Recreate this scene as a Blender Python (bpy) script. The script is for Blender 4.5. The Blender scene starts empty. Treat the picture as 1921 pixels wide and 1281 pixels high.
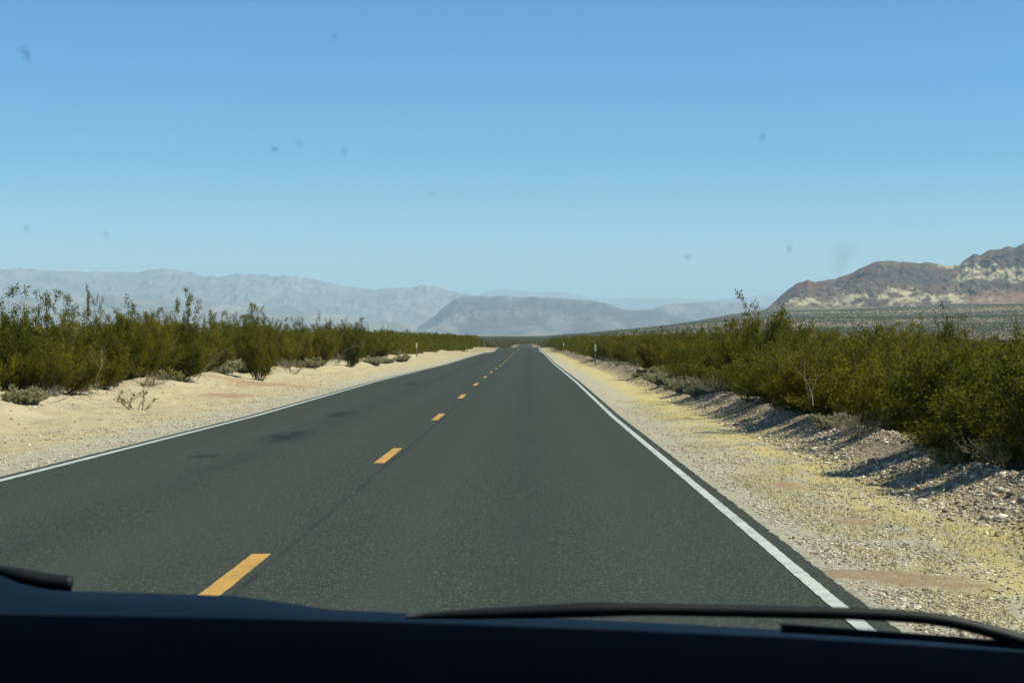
import bpy, math
import numpy as np
from mathutils import Vector, Matrix

rng = np.random.default_rng(7)
scene = bpy.context.scene
col = scene.collection
R = math.radians
CAMZ, FPX, CX, HY = 1.45, 3240.0, 960.5, 643.0      # eye height, focal length, principal point, eye-level row

# ------------------------------------------------------------------ helpers
def link(o, parent=None):
    col.objects.link(o)
    if parent: o.parent = parent
    return o

def tag(o, label=None, cat=None, group=None, kind=None):
    if label: o['label'] = label
    if cat: o['category'] = cat
    if group: o['group'] = group
    if kind: o['kind'] = kind
    return o

def mesh_np(name, V, F, mats, smooth=False, attrs=None, midx=None):
    """V (n,3); F (m,k) array of equal-sized faces, or a list of such arrays"""
    me = bpy.data.meshes.new(name)
    Fs = F if isinstance(F, list) else [F]
    loops = np.concatenate([f.ravel() for f in Fs]).astype(np.int32)
    tot = np.concatenate([np.full(len(f), f.shape[1]) for f in Fs]).astype(np.int32)
    start = np.concatenate([[0], np.cumsum(tot)[:-1]]).astype(np.int32)
    me.vertices.add(len(V)); me.vertices.foreach_set('co', np.asarray(V, np.float32).ravel())
    me.loops.add(len(loops)); me.loops.foreach_set('vertex_index', loops)
    me.polygons.add(len(tot)); me.polygons.foreach_set('loop_start', start); me.polygons.foreach_set('loop_total', tot)
    if smooth: me.polygons.foreach_set('use_smooth', np.ones(len(tot), bool))
    for m in (mats if isinstance(mats, (list, tuple)) else [mats]): me.materials.append(m)
    if midx is not None: me.polygons.foreach_set('material_index', np.asarray(midx, np.int32))
    me.update(calc_edges=True)
    for k, a in (attrs or {}).items():
        a = np.asarray(a, np.float32)
        if a.ndim == 1:
            me.attributes.new(k, 'FLOAT', 'POINT').data.foreach_set('value', a)
        else:
            c = np.ones((len(a), 4), np.float32); c[:, :3] = a
            me.attributes.new(k, 'FLOAT_COLOR', 'POINT').data.foreach_set('color', c.ravel())
    return me

def obj_np(name, V, F, mats, parent=None, **k):
    o = bpy.data.objects.new(name, mesh_np(name, V, F, mats, **k))
    return link(o, parent)

def grid_faces(nr, nc):
    i = np.arange(nr-1)[:, None]*nc + np.arange(nc-1)[None, :]
    return np.stack([i, i+1, i+nc+1, i+nc], -1).reshape(-1, 4)

def hash2(ix, iy, s=0):
    h = (ix.astype(np.int64)*374761393 + iy.astype(np.int64)*668265263 + s*974711) & 0xffffffff
    h = ((h ^ (h >> 13))*1274126177) & 0xffffffff
    return ((h ^ (h >> 16)) & 0xffff)/65535.0

def vnoise(x, y, s=0):
    x, y = np.broadcast_arrays(np.asarray(x, float), np.asarray(y, float))
    ix, iy = np.floor(x), np.floor(y); fx, fy = x-ix, y-iy
    fx = fx*fx*(3-2*fx); fy = fy*fy*(3-2*fy)
    ix, iy = ix.astype(np.int64), iy.astype(np.int64)
    a, b = hash2(ix, iy, s), hash2(ix+1, iy, s); c, d = hash2(ix, iy+1, s), hash2(ix+1, iy+1, s)
    return (a*(1-fx)+b*fx)*(1-fy) + (c*(1-fx)+d*fx)*fy

def fbm(x, y, o=4, s=0, ridged=False):
    t, a, n = 0, 1.0, 0
    for k in range(o):
        v = vnoise(x*2**k+17.3*k, y*2**k-9.1*k, s+k)
        t = t + a*((1-abs(2*v-1)) if ridged else v); n += a; a *= .5
    return t/n

def sstep(a, b, x):
    t = np.clip((x-a)/(b-a), 0, 1); return t*t*(3-2*t)

def tubes(P, Rr, sides=3):
    """P (n,k,3), Rr (n,k) -> verts, quads"""
    n, k, _ = P.shape
    T = np.gradient(P, axis=1); T /= np.linalg.norm(T, axis=2, keepdims=True)+1e-9
    up = np.where(abs(T[..., 2:3]) > .9, np.array([1., 0, 0]), np.array([0, 0, 1.]))
    A = np.cross(T, up); A /= np.linalg.norm(A, axis=2, keepdims=True)+1e-9; B = np.cross(T, A)
    an = np.arange(sides)*2*math.pi/sides
    V = P[:, :, None]+Rr[:, :, None, None]*(A[:, :, None]*np.cos(an)[None, None, :, None]+B[:, :, None]*np.sin(an)[None, None, :, None])
    idx = np.arange(n*k*sides).reshape(n, k, sides)
    a = idx[:, :-1]; b = idx[:, 1:]
    F = np.stack([a, np.roll(a, -1, 2), np.roll(b, -1, 2), b], -1).reshape(-1, 4)
    return V.reshape(-1, 3), F

# ------------------------------------------------------------------ materials
def new_mat(name):
    m = bpy.data.materials.new(name); m.use_nodes = True
    nt = m.node_tree; nt.nodes.clear()
    out = nt.nodes.new('ShaderNodeOutputMaterial')
    bs = nt.nodes.new('ShaderNodeBsdfPrincipled'); nt.links.new(bs.outputs[0], out.inputs['Surface'])
    return m, nt, bs, out

class NB:
    def __init__(s, nt): s.nt = nt
    def n(s, t, **k):
        x = s.nt.nodes.new(t)
        for a, v in k.items():
            if a.startswith('i_'):
                x.inputs[a[2:].replace('_', ' ')].default_value = v
            else: setattr(x, a, v)
        return x
    def l(s, a, b): s.nt.links.new(a, b)
    def pos(s): return s.n('ShaderNodeNewGeometry').outputs['Position']
    def attr(s, nm, o='Fac'): return s.n('ShaderNodeAttribute', attribute_name=nm).outputs[o]
    def noise(s, scale, detail=4, rough=.6, vec=None, stretch=None, dist=0):
        v = vec or s.pos()
        if stretch:
            m = s.n('ShaderNodeMapping'); m.inputs['Scale'].default_value = stretch; s.l(v, m.inputs['Vector']); v = m.outputs[0]
        x = s.n('ShaderNodeTexNoise'); x.inputs['Scale'].default_value = scale; x.inputs['Detail'].default_value = detail
        x.inputs['Roughness'].default_value = rough; x.inputs['Distortion'].default_value = dist; s.l(v, x.inputs['Vector'])
        return x.outputs['Fac']
    def voro(s, scale, vec=None, out='Distance', feature='F1'):
        x = s.n('ShaderNodeTexVoronoi', feature=feature); x.inputs['Scale'].default_value = scale; s.l(vec or s.pos(), x.inputs['Vector'])
        return x.outputs[out]
    def math(s, op, a, b=None, clamp=False):
        x = s.n('ShaderNodeMath', operation=op, use_clamp=clamp)
        for i, v in enumerate((a, b)):
            if v is None: continue
            if isinstance(v, (int, float)): x.inputs[i].default_value = v
            else: s.l(v, x.inputs[i])
        return x.outputs[0]
    def rng(s, v, a, b, c=0, d=1):
        x = s.n('ShaderNodeMapRange', interpolation_type='SMOOTHSTEP'); s.l(v, x.inputs[0])
        for i, q in enumerate((a, b, c, d)): x.inputs[i+1].default_value = q
        return x.outputs[0]
    def mix(s, f, a, b, mode='MIX'):
        x = s.n('ShaderNodeMix', data_type='RGBA', blend_type=mode)
        for sock, v in ((x.inputs[0], f), (x.inputs[6], a), (x.inputs[7], b)):
            if isinstance(v, (int, float)): sock.default_value = v
            elif isinstance(v, tuple): sock.default_value = (*v, 1)
            else: s.l(v, sock)
        return x.outputs[2]
    def ramp(s, f, stops):
        x = s.n('ShaderNodeValToRGB'); e = x.color_ramp.elements
        while len(e) < len(stops): e.new(.5)
        for i, (p, c) in enumerate(stops): e[i].position = p; e[i].color = (*c, 1)
        s.l(f, x.inputs[0]); return x.outputs[0]
    def bump(s, h, bs, strength=.5, dist=.02):
        b = s.n('ShaderNodeBump'); b.inputs['Strength'].default_value = strength; b.inputs['Distance'].default_value = dist
        s.l(h, b.inputs['Height']); s.l(b.outputs[0], bs.inputs['Normal'])

def simple(name, c, rough=.6, metal=0, spec=.5, coat=0, var=.15, scale=30):
    m, nt, bs, out = new_mat(name); b = NB(nt)
    f = b.noise(scale, 5)
    cc = b.mix(f, tuple(x*(1-var) for x in c), tuple(min(1, x*(1+var)) for x in c)); b.l(cc, bs.inputs['Base Color'])
    bs.inputs['Roughness'].default_value = rough; bs.inputs['Metallic'].default_value = metal
    bs.inputs['Specular IOR Level'].default_value = spec; bs.inputs['Coat Weight'].default_value = coat
    return m

# asphalt
def mat_asphalt():
    m, nt, bs, out = new_mat('asphalt'); b = NB(nt); u = b.attr('u')
    fine = b.noise(140, 3, .7); fine2 = b.voro(95, out='Color')
    sep = b.n('ShaderNodeSeparateColor'); b.l(fine2, sep.inputs[0])
    base = b.ramp(fine, [(0.2, (.012, .0135, .011)), (.5, (.027, .031, .0245)), (.8, (.058, .064, .048))])
    chip = b.rng(sep.outputs[0], .86, .95)
    c = b.mix(chip, base, (.13, .137, .10))
    big = b.noise(.5, 5, .6, stretch=(2.2, .25, 1))
    c = b.mix(b.rng(big, .35, .7, 0, .5), c, (.042, .047, .038))
    # wheel tracks polished a little lighter, oil band between them
    x = b.n('ShaderNodeTexWave'); 
    tr = b.math('ABSOLUTE', b.math('SUBTRACT', b.math('ABSOLUTE', b.math('SUBTRACT', b.math('ABSOLUTE', u), 1.8)), .85))
    tr = b.rng(tr, 0, .45, 1, 0)
    c = b.mix(b.math('MULTIPLY', tr, .4), c, (.046, .051, .041))
    oil = b.rng(b.math('ABSOLUTE', b.math('SUBTRACT', b.math('ABSOLUTE', u), 1.8)), 0, .4, 1, 0)
    c = b.mix(b.math('MULTIPLY', oil, b.rng(b.noise(1.2, 5, .7, stretch=(1.5, .3, 1)),   .3, .7, .05, .4)), c, (.018, .02, .017))
    st = b.noise(.9, 4, .6, stretch=(.9, .22, 1), dist=.6)
    left = b.rng(u, -3.6, -2.6, 0, 1); left = b.math('MULTIPLY', left, b.rng(u, -1.2, -.7, 1, 0))
    st = b.math('MAXIMUM', b.math('MULTIPLY', b.rng(st, .62, .70, 0, .6), left), b.math('MULTIPLY', b.attr('stain'), b.rng(b.noise(5, 5, .75, stretch=(1, .3, 1)), .30, .58)))
    c = b.mix(b.math('MULTIPLY', st, .85), c, (.008, .0085, .008))
    # paving seam beside the centre dashes
    sw = b.math('MULTIPLY', b.math('SUBTRACT', b.noise(.35, 3), .5), .08)
    d = b.math('ABSOLUTE', b.math('SUBTRACT', b.math('ADD', u, sw), .13))
    seam = b.math('MULTIPLY', b.rng(d, .008, .035, 1, 0), b.rng(b.noise(1.7, 4), .35, .6, .15, .95))
    c = b.mix(b.math('MULTIPLY', seam, .85), c, (.018, .02, .02))
    # sand dusting on the outer rim
    rim = b.math('MULTIPLY', b.rng(b.math('ABSOLUTE', u), 3.72, 4.02, 0, 1), b.rng(b.noise(9, 5), .45, .7))
    c = b.mix(b.math('MULTIPLY', rim, .5), c, (.26, .23, .17))
    b.l(c, bs.inputs['Base Color']); bs.inputs['Roughness'].default_value = .9; bs.inputs['Specular IOR Level'].default_value = .2
    b.bump(b.math('ADD', fine, sep.outputs[1]), bs, .35, .006)
    return m

def mat_paint(name, c, worn):
    m, nt, bs, out = new_mat(name); b = NB(nt)
    f = b.noise(60, 6, .75); g = b.noise(4, 4)
    w = b.rng(b.math('ADD', f, b.math('MULTIPLY', g, .5)), .70, .98)
    cc = b.mix(b.math('MULTIPLY', w, worn), c, (.07, .075, .068))
    cc = b.mix(b.rng(g, .3, .8, 0, .25), cc, tuple(x*.7 for x in c))
    b.l(cc, bs.inputs['Base Color']); bs.inputs['Roughness'].default_value = .75
    b.bump(f, bs, .25, .004)
    return m

def mat_ground():
    m, nt, bs, out = new_mat('desert_soil'); b = NB(nt); u = b.attr('u'); dirt = b.attr('dirt'); far = b.attr('far')
    n1 = b.noise(.9, 6, .65); n2 = b.noise(2.6, 6, .7); n3 = b.noise(38, 5, .75); n4 = b.noise(110, 3, .7)
    v = b.voro(34, out='Color'); sv = b.n('ShaderNodeSeparateColor'); b.l(v, sv.inputs[0])
    sand = b.ramp(n2, [(.25, (.40, .31, .18)), (.5, (.54, .44, .265)), (.75, (.66, .57, .36))])
    straw = b.ramp(n3, [(.25, (.38, .29, .12)), (.5, (.62, .50, .22)), (.75, (.74, .64, .36))])
    grav = b.ramp(n3, [(.25, (.16, .15, .12)), (.5, (.48, .45, .35)), (.75, (.76, .72, .57))])
    pebble = b.ramp(sv.outputs[0], [(0, (.12, .105, .08)), (.45, (.46, .40, .29)), (1, (.74, .67, .52))])
    grav = b.mix(.5, grav, pebble)
    uj = b.math('ADD', u, b.math('MULTIPLY', b.math('SUBTRACT', n1, .5), 2.0))
    # right of the road: grey gravel, then straw-coloured strip, then tan rubble
    r1 = b.rng(uj, 4.1, 4.9, 0, 1); r2 = b.rng(uj, 5.3, 6.0, 0, 1)
    sx = b.n('ShaderNodeSeparateXYZ'); b.l(b.pos(), sx.inputs[0]); along = b.rng(sx.outputs[1], 18, 45)
    right = b.mix(b.math('MULTIPLY', r1, b.math('MAXIMUM', b.math('MULTIPLY', along, .85), b.rng(b.noise(1.5, 6, .7, stretch=(1, .35, 1)), .40, .54, 0, 1))), grav, straw)
    right = b.mix(r2, right, b.mix(b.rng(n3, .45, .7, 0, .8), (.34, .25, .165), pebble))
    # left: grey gravel rim, pinkish sand, pale bank
    l1 = b.rng(uj, -5.6, -4.5, 1, 0)
    left = b.mix(l1, grav, sand)
    left = b.mix(b.math('MULTIPLY', b.rng(uj, -8.6, -7.2, 1, 0), .5), left, (.56, .47, .32))
    left = b.mix(b.math('MULTIPLY', b.rng(n1, .52, .62, 0, 1), .25), left, straw)
    c = b.mix(b.rng(u, -.1, .1, 0, 1), left, right)
    c = b.mix(b.rng(n4, .35, .7, 0, .35), c, b.mix(.5, c, (.12, .10, .07)))
    c = b.mix(b.math('MULTIPLY', dirt, b.rng(b.noise(9, 6, .75, stretch=(.6, 1, 1)), .3, .55, .35, .95)), c, b.mix(n3, (.30, .19, .11), (.46, .31, .19)))
    nf = b.noise(.012, 6, .6); nf2 = b.noise(.09, 5, .7)
    fc = b.ramp(nf, [(.3, (.16, .125, .07)), (.55, (.20, .15, .085)), (.75, (.26, .16, .095))])
    fc = b.mix(b.rng(nf2, .45, .7, 0, .3), fc, (.12, .12, .065))
    c = b.mix(far, c, fc)
    b.l(c, bs.inputs['Base Color']); bs.inputs['Roughness'].default_value = .95; bs.inputs['Specular IOR Level'].default_value = .1
    b.bump(b.math('ADD', b.math('MULTIPLY', n3, 1.4), b.math('ADD', sv.outputs[0], n4)), bs, .8, .02)
    return m

def mat_leaf(name, stops, trans=.35, tcol=(.16, .17, .02)):
    m, nt, bs, out = new_mat(name); b = NB(nt)
    v = b.attr('v'); ob = b.n('ShaderNodeObjectInfo').outputs['Random']
    patch = b.noise(1.6, 3, .6)
    f = b.math('ADD', b.math('MULTIPLY', v, .5), b.math('ADD', b.math('MULTIPLY', ob, .25), b.rng(patch, .3, .7, 0, .3)))
    c = b.ramp(f, stops)
    b.l(c, bs.inputs['Base Color']); bs.inputs['Roughness'].default_value = .8; bs.inputs['Specular IOR Level'].default_value = .08
    tr = b.n('ShaderNodeBsdfTranslucent'); tc = b.mix(.6, c, tcol); b.l(tc, tr.inputs[0])
    ms = b.n('ShaderNodeMixShader'); ms.inputs[0].default_value = trans
    b.l(bs.outputs[0], ms.inputs[1]); b.l(tr.outputs[0], ms.inputs[2]); b.l(ms.outputs[0], out.inputs['Surface'])
    return m

def mat_vcol(name, scale, strength=.3, rough=.95, bd=2.0):
    m, nt, bs, out = new_mat(name); b = NB(nt)
    c = b.attr('tint', 'Color'); n = b.noise(scale, 8, .7); n2 = b.noise(scale*.2, 5, .6)
    k = b.rng(n, .3, .7, 1-strength, 1+strength)
    mul = b.n('ShaderNodeVectorMath', operation='SCALE'); b.l(c, mul.inputs[0]); b.l(k, mul.inputs['Scale'])
    b.l(mul.outputs[0], bs.inputs['Base Color']); bs.inputs['Roughness'].default_value = rough; bs.inputs['Specular IOR Level'].default_value = .05
    b.bump(b.math('ADD', n, n2), bs, .6, bd)
    return m

M_asph = mat_asphalt()
M_white = mat_paint('white_road_paint', (.46, .49, .45), .9)
M_yellow = mat_paint('yellow_road_paint', (.50, .27, .045), .85)
M_ground = mat_ground()
M_leaf = mat_leaf('creosote_leaf', [(.0, (.014, .022, .002)), (.35, (.060, .069, .004)), (.65, (.150, .130, .007)), (1, (.32, .225, .016))])
M_far = mat_leaf('far_scrub_leaf', [(.0, (.045, .046, .010)), (.5, (.10, .092, .022)), (1, (.20, .16, .05))], .15, (.1, .11, .03))
M_sage = mat_leaf('bursage_leaf', [(.0, (.24, .24, .12)), (.5, (.38, .37, .20)), (1, (.52, .48, .30))], .3, (.35, .33, .18))
M_straw = mat_leaf('straw', [(.0, (.30, .23, .09)), (.5, (.52, .43, .19)), (1, (.68, .58, .32))], .2, (.4, .33, .1))
M_bark = simple('pale_bark', (.10, .085, .05), .9, var=.4, scale=25)
M_dead = simple('dead_grey_twig', (.19, .165, .115), .9, var=.4, scale=25)
M_hill = mat_vcol('hill_rock', .03, .25, bd=3.0)
M_mtn = mat_vcol('mountain_rock', .004, .3, bd=30)

def mat_stone():
    m, nt, bs, out = new_mat('gravel_stone'); b = NB(nt)
    c = b.ramp(b.attr('v'), [(0, (.10, .08, .058)), (.35, (.30, .24, .165)), (.7, (.52, .44, .31)), (1, (.80, .72, .56))])
    c = b.mix(b.rng(b.noise(60, 4), .3, .7, 0, .4), c, (.3, .22, .15))
    b.l(c, bs.inputs['Base Color']); bs.inputs['Roughness'].default_value = .9; bs.inputs['Specular IOR Level'].default_value = .15
    return m
M_stone = mat_stone()

# ------------------------------------------------------------------ terrain shape
ZB = np.array([(-60, 0), (12, 0), (35, -.05), (62, .03), (120, 0), (170, .12), (215, .19), (245, .06), (268, 0), (300, .45), (322, .56), (345, .45),
               (400, -.6), (480, -1.6), (600, -1.2), (1000, .8), (2000, 5.2), (4000, 15), (8000, 37), (12000, 50), (40000, 50)], float)
def zb(Y): return np.interp(Y, ZB[:, 0], ZB[:, 1])
def xc(Y): return -1.82+.010*Y
def ground_z(X, Y):
    X = np.asarray(X, float); Y = np.asarray(Y, float)
    u = X-xc(Y)
    z = zb(Y)
    cs = np.interp(u, [-3000, -30, -14, -11, -9.6, -8.7, -7.6, -6, -4.6, -4.0, -3.6, 0, 3.3, 3.70, 4.5, 5.5, 5.9, 6.25, 6.7, 7.4, 12, 30, 3000],
                      [.3, .3, .28, .30, .32, .22, .05, -.01, -.03, -.004, -.07, -.07, -.07, -.004, -.02, .0, .14, .30, .24, .10, .1, .15, .3])
    off = np.clip(abs(u)-4.1, 0, 1)
    lump = ((fbm(X*.55, Y*.35, 3, 5)-.5)*.30+(fbm(X*.9, Y*.5, 3, 15)-.5)*.34*np.clip((-u-6.8)/1.5, 0, 1)*np.clip((14+u)/3, 0, 1)+(fbm(X*1.1, Y*.6, 3, 16)-.5)*.22*np.clip((u-5.4)/.6, 0, 1)*np.clip((9-u)/2, 0, 1))*np.clip((abs(u)-5.3)/1.2, 0, 1)
    lump = lump*np.clip(1.2-abs(u)/400, 0, 1)
    fine = (fbm(X*2.4, Y*2.4, 4, 11)-.5)*.085*off
    near = np.clip(1-(Y-120)/300, 0.15, 1)
    # fan that climbs towards the hill on the right
    a = X/np.maximum(Y, 50.)
    F = np.interp(a, [-1, .02, .06, .10, .15, .30, .6, 1.5], [0, 0, .0035, .0085, .0150, .0190, .030, .05])
    S = sstep(500, 3000, Y)*(1-sstep(3150, 5200, Y))
    z = z + (cs+lump+fine*near) + F*Y*S + (fbm(X*.004, Y*.004, 4, 3)-.5)*sstep(450, 2500, Y)*14*sstep(.0, .05, a)
    return z

rows = np.concatenate([np.arange(-40, 6, 1.0), np.geomspace(6, 420, 720), np.geomspace(424, 34000, 240)])
uf = np.concatenate([np.arange(-13, -3.61, .07), np.arange(-3.4, 3.3, .6), np.arange(3.35, 9.5, .055)])
og = np.geomspace(.25, 20000, 105).cumsum(); og = np.geomspace(.2, 24000, 110)
uf = np.unique(np.round(np.concatenate([uf[0]-og[::-1], uf, uf[-1]+og]), 4))
U, YY = np.meshgrid(uf, rows)
XX = xc(YY)+U
Z = ground_z(XX, YY)
dirt = np.zeros_like(Z)
for (px, py, rx, ry) in ((1640, 1078, .50, .28), (1745, 1092, .42, .25), (1600, 975, .22, .35), (1480, 905, .2, .8), (500, 726, 1.8, 1.6), (440, 742, .8, 1.5)):
    d = CAMZ*FPX/(py-HY); x0 = (px-CX)/FPX*d
    dirt = np.maximum(dirt, 1-sstep(.6, 1.15, np.sqrt(((XX-x0)/rx)**2+((YY-d)/ry)**2)+(fbm(XX*3, YY*9, 4, 21)-.5)*1.5))
Z = Z+dirt*.012
tag(obj_np('ground', np.stack([XX, YY, Z], -1).reshape(-1, 3), grid_faces(*Z.shape), M_ground, smooth=True,
       attrs={'u': U.ravel(), 'dirt': dirt.ravel(), 'far': sstep(60, 600, YY+abs(U)*6).ravel()}), kind='structure')

def zroad(Y): return np.interp(Y, rows, zb(rows))
STAINS = [(-2.0, 27.2, .4, 2.2), (-2.35, 22.2, .22, .45), (-2.3, 60, .3, 3), (-2.1, 36, .3, 2)]
def strip(name, u0, u1, ys, dz, mat, ncol=2, jag=0.0, seed=0, kind='structure'):
    us = np.linspace(0, 1, ncol)
    j0 = (fbm(ys*8.1, ys*0+.5, 4, seed)-.5)*jag; j1 = (fbm(ys*8.1, ys*0+7.5, 4, seed+9)-.5)*jag
    A = (u0+j0)[:, None]*(1-us)+(u1+j1)[:, None]*us
    Yg = np.repeat(ys[:, None], ncol, 1); Xg = xc(Yg)+A
    o = obj_np(name, np.stack([Xg, Yg, zroad(Yg)+dz+0*A], -1).reshape(-1, 3), grid_faces(len(ys), ncol), mat, smooth=True, attrs={'u': A.ravel(), 'stain': sum(1-sstep(.4, 1.1, np.hypot((A-a)/ru, (Yg-y)/rY)) for a, y, ru, rY in STAINS).clip(0, 1).ravel()})
    return tag(o, kind=kind)
ry_ = rows[rows < 930]
fine_y = np.unique(np.concatenate([ry_, np.arange(5, 40, .035), np.linspace(40, 120, 500)]))
strip('road', -3.93, 3.665, fine_y, .012, M_asph, 60, .045, 3)
strip('edge_line_marking', -3.80, -3.70, fine_y, .017, M_white, 2, .016, 31)
strip('edge_line_marking', 3.46, 3.55, fine_y, .017, M_white, 2, .016, 37)
for k in range(-3, 30):
    y1 = 11.75+12.19*k; y0 = y1-3.05
    ys = np.unique(np.concatenate([[y0, y1], rows[(rows > y0) & (rows < y1)], np.linspace(y0, y1, 20)]))
    strip('centre_dash_marking', -.065, .065, ys, .017, M_yellow, 2, .012, 50+k)

# ------------------------------------------------------------------ hills and mountains
def pxy(X, Y, Zv): return CX+FPX*X/Y, HY-FPX*(Zv-CAMZ)/Y
def ridge(name, sky, d0, d1, d2, base_py, mat, colour, nx, ny, gully, gs, seed, power=1.0, sky_noise=1.0, x_ext=None):
    """A range of hills: crest follows its skyline at distance d1, feet at d0, back slope to d2"""
    sky = np.array(sky, float)
    px = np.linspace(sky[0, 0], sky[-1, 0], nx)
    py = np.interp(px, sky[:, 0], sky[:, 1])
    v = np.concatenate([np.linspace(0, 1, ny), 1+np.linspace(.06, 1, ny//3)])
    PX, Vv = np.meshgrid(px, v); PY = np.repeat(py[None], len(v), 0)
    warp = (fbm(PX*.006*gs, Vv*1.5, 3, seed+40)-.5)*.22*np.sin(np.pi*np.clip(Vv, 0, 1))
    D = np.where(Vv <= 1, d0+(d1-d0)*(Vv), d1+(d2-d1)*(Vv-1))
    X = (PX-CX)/FPX*(d0+(d1-d0)*.8 + (D-(d0+(d1-d0)*.8))*.9)
    X = (PX-CX)/FPX*D
    bz = CAMZ+(HY-base_py)/FPX*d0 if base_py else ground_z(X, np.full_like(X, d0))-4
    top = CAMZ+(HY-PY)/FPX*d1
    top = top+(fbm(PX*.05, PX*0+1, 4, seed)-.5)*sky_noise*d1/FPX*5
    prof = np.where(Vv <= 1, np.clip(Vv+warp, 0, 1)**power, np.clip(1-(Vv-1), 0, 1))
    Zv = bz+(top-bz)*prof
    s = gs/(d1/FPX)
    g = fbm(X*s*.02+fbm(X*s*.01, D*s*.005, 3, seed+3)*2, D*s*.006, 5, seed+7, ridged=True)-.5
    g2 = fbm(X*s*.05, D*s*.03, 4, seed+17, ridged=True)-.5
    env = np.clip(Vv*3, 0, 1)*np.clip((1.0-Vv)*4, 0, 1)
    Zv = Zv+(g*.8+g2*.3)*env*gully*np.maximum(top-bz, 2)
    Zv = np.where(Vv > 1.99, bz-30, Zv); Zv[0] = (bz-8)[0] if not base_py else bz-8
    QX, QY = pxy(X, D, Zv)
    C = colour(QX, QY, X, D, Zv, Vv, g)
    o = obj_np(name, np.stack([X, D, Zv], -1).reshape(-1, 3), grid_faces(*X.shape), mat, smooth=True, attrs={'tint': C.reshape(-1, 3)})
    return tag(o, kind='structure')

def L(a, b, t): return a+(np.array(b)-a)*t[..., None]
def col_hill(QX, QY, X, D, Zv, Vv, g):
    n = fbm(QX*.03, QY*.06, 5, 81); n2 = fbm(QX*.12, QY*.2, 4, 83); n3 = fbm((QX+QY*1.6)*.055, (QY-QX*.25)*.12, 4, 87)
    C = np.zeros(QX.shape+(3,))+np.array([.105, .072, .056])
    C = L(C, (.135, .10, .075), sstep(.45, .65, n)*.7)
    C = L(C, (.16, .09, .065), sstep(.5, .66, n2)*.4*(1-sstep(1560, 1600, QX)))
    def blob(x, y, rx, ry, e=.5):
        return 1-sstep(.75, 1.1, np.sqrt(((QX-x)/rx)**2+((QY-y)/ry)**2)+(n2-.5)*e*1.6)
    for x, y, rx, ry, k in ((1510, 533, 34, 9, .8), (1590, 522, 40, 7, .5), (1760, 512, 40, 12, .6)):
        C = L(C, (.13, .055, .045), blob(x, y, rx, ry)*k)
    for x, y, rx, ry in ((1705, 516, 76, 12), (1735, 526, 56, 8), (1905, 482, 45, 14), (1826, 478, 18, 7), (1880, 490, 24, 9)):
        C = L(C, (.070, .058, .060), blob(x, y, rx, ry, .9)*.85)
    pale = np.zeros_like(QX)
    for x, y, rx, ry in ((1588, 562, 38, 14), (1520, 566, 42, 9), (1550, 575, 60, 7), (1695, 556, 40, 17), (1800, 560, 60, 9), (1795, 499, 34, 7), (1888, 513, 62, 15),
                         (1812, 517, 26, 12), (1470, 576, 30, 8), (1850, 520, 20, 10)):
        pale = np.maximum(pale, blob(x, y, rx, ry, 1.0))
    C = L(C, (.40, .34, .215), pale*sstep(.34, .60, n3)*.95)
    C = L(C, (.24, .145, .10), blob(1880, 560, 70, 17)*.75)
    C = L(C, (.20, .15, .10), sstep(576, 586, QY+n*10))
    C = L(C, (.13, .115, .07), sstep(580, 590, QY+n*10)*.9)
    return C
ridge('hill', [(1385, 604), (1415, 592), (1440, 580), (1460, 561), (1480, 542), (1497, 530), (1515, 525), (1530, 529), (1545, 527), (1570, 524), (1590, 515),
     (1615, 502), (1640, 492), (1670, 489), (1700, 491), (1745, 494), (1770, 498), (1800, 496), (1812, 485), (1827, 476), (1840, 479), (1855, 470), (1878, 466),
     (1892, 461), (1905, 464), (1921, 459), (1980, 448), (2060, 455), (2200, 430), (2400, 452), (2700, 480), (3000, 520), (3300, 575), (3450, 600)],
     2900, 3700, 4700, None, M_hill, col_hill, 1500, 230, .22, 1.6, 5, 1.1, 1.3)

def col_range(base, pale, dark, seed, cliff=None):
    def f(QX, QY, X, D, Zv, Vv, g):
        n = fbm(QX*.02, QY*.05, 5, seed); n2 = fbm(QX*.05, QY*.09, 4, seed+3)
        C = np.zeros(QX.shape+(3,))+np.array(base)
        C = L(C, pale, sstep(.5, .66, n)*.4)
        C = L(C, dark, sstep(.5, .62, n2)*.45)
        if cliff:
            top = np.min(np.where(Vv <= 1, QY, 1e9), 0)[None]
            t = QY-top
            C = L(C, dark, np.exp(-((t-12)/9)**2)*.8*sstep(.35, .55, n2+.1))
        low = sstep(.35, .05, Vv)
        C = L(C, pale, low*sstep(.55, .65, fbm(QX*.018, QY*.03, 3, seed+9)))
        return C
    return f
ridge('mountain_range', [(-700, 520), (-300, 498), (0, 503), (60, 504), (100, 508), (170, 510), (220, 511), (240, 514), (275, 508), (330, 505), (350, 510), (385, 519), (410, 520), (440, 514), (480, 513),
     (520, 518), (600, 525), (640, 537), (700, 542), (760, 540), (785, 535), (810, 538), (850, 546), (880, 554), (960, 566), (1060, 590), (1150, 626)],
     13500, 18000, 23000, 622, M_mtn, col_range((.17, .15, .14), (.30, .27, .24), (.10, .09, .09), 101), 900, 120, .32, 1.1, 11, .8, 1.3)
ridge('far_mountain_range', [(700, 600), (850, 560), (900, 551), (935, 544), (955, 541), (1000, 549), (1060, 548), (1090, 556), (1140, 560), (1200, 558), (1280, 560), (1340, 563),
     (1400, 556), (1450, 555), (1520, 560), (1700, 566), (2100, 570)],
     22000, 26000, 29000, 622, M_mtn, col_range((.20, .18, .17), (.3, .27, .24), (.13, .12, .12), 121), 600, 80, .3, 1.2, 23)
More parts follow.
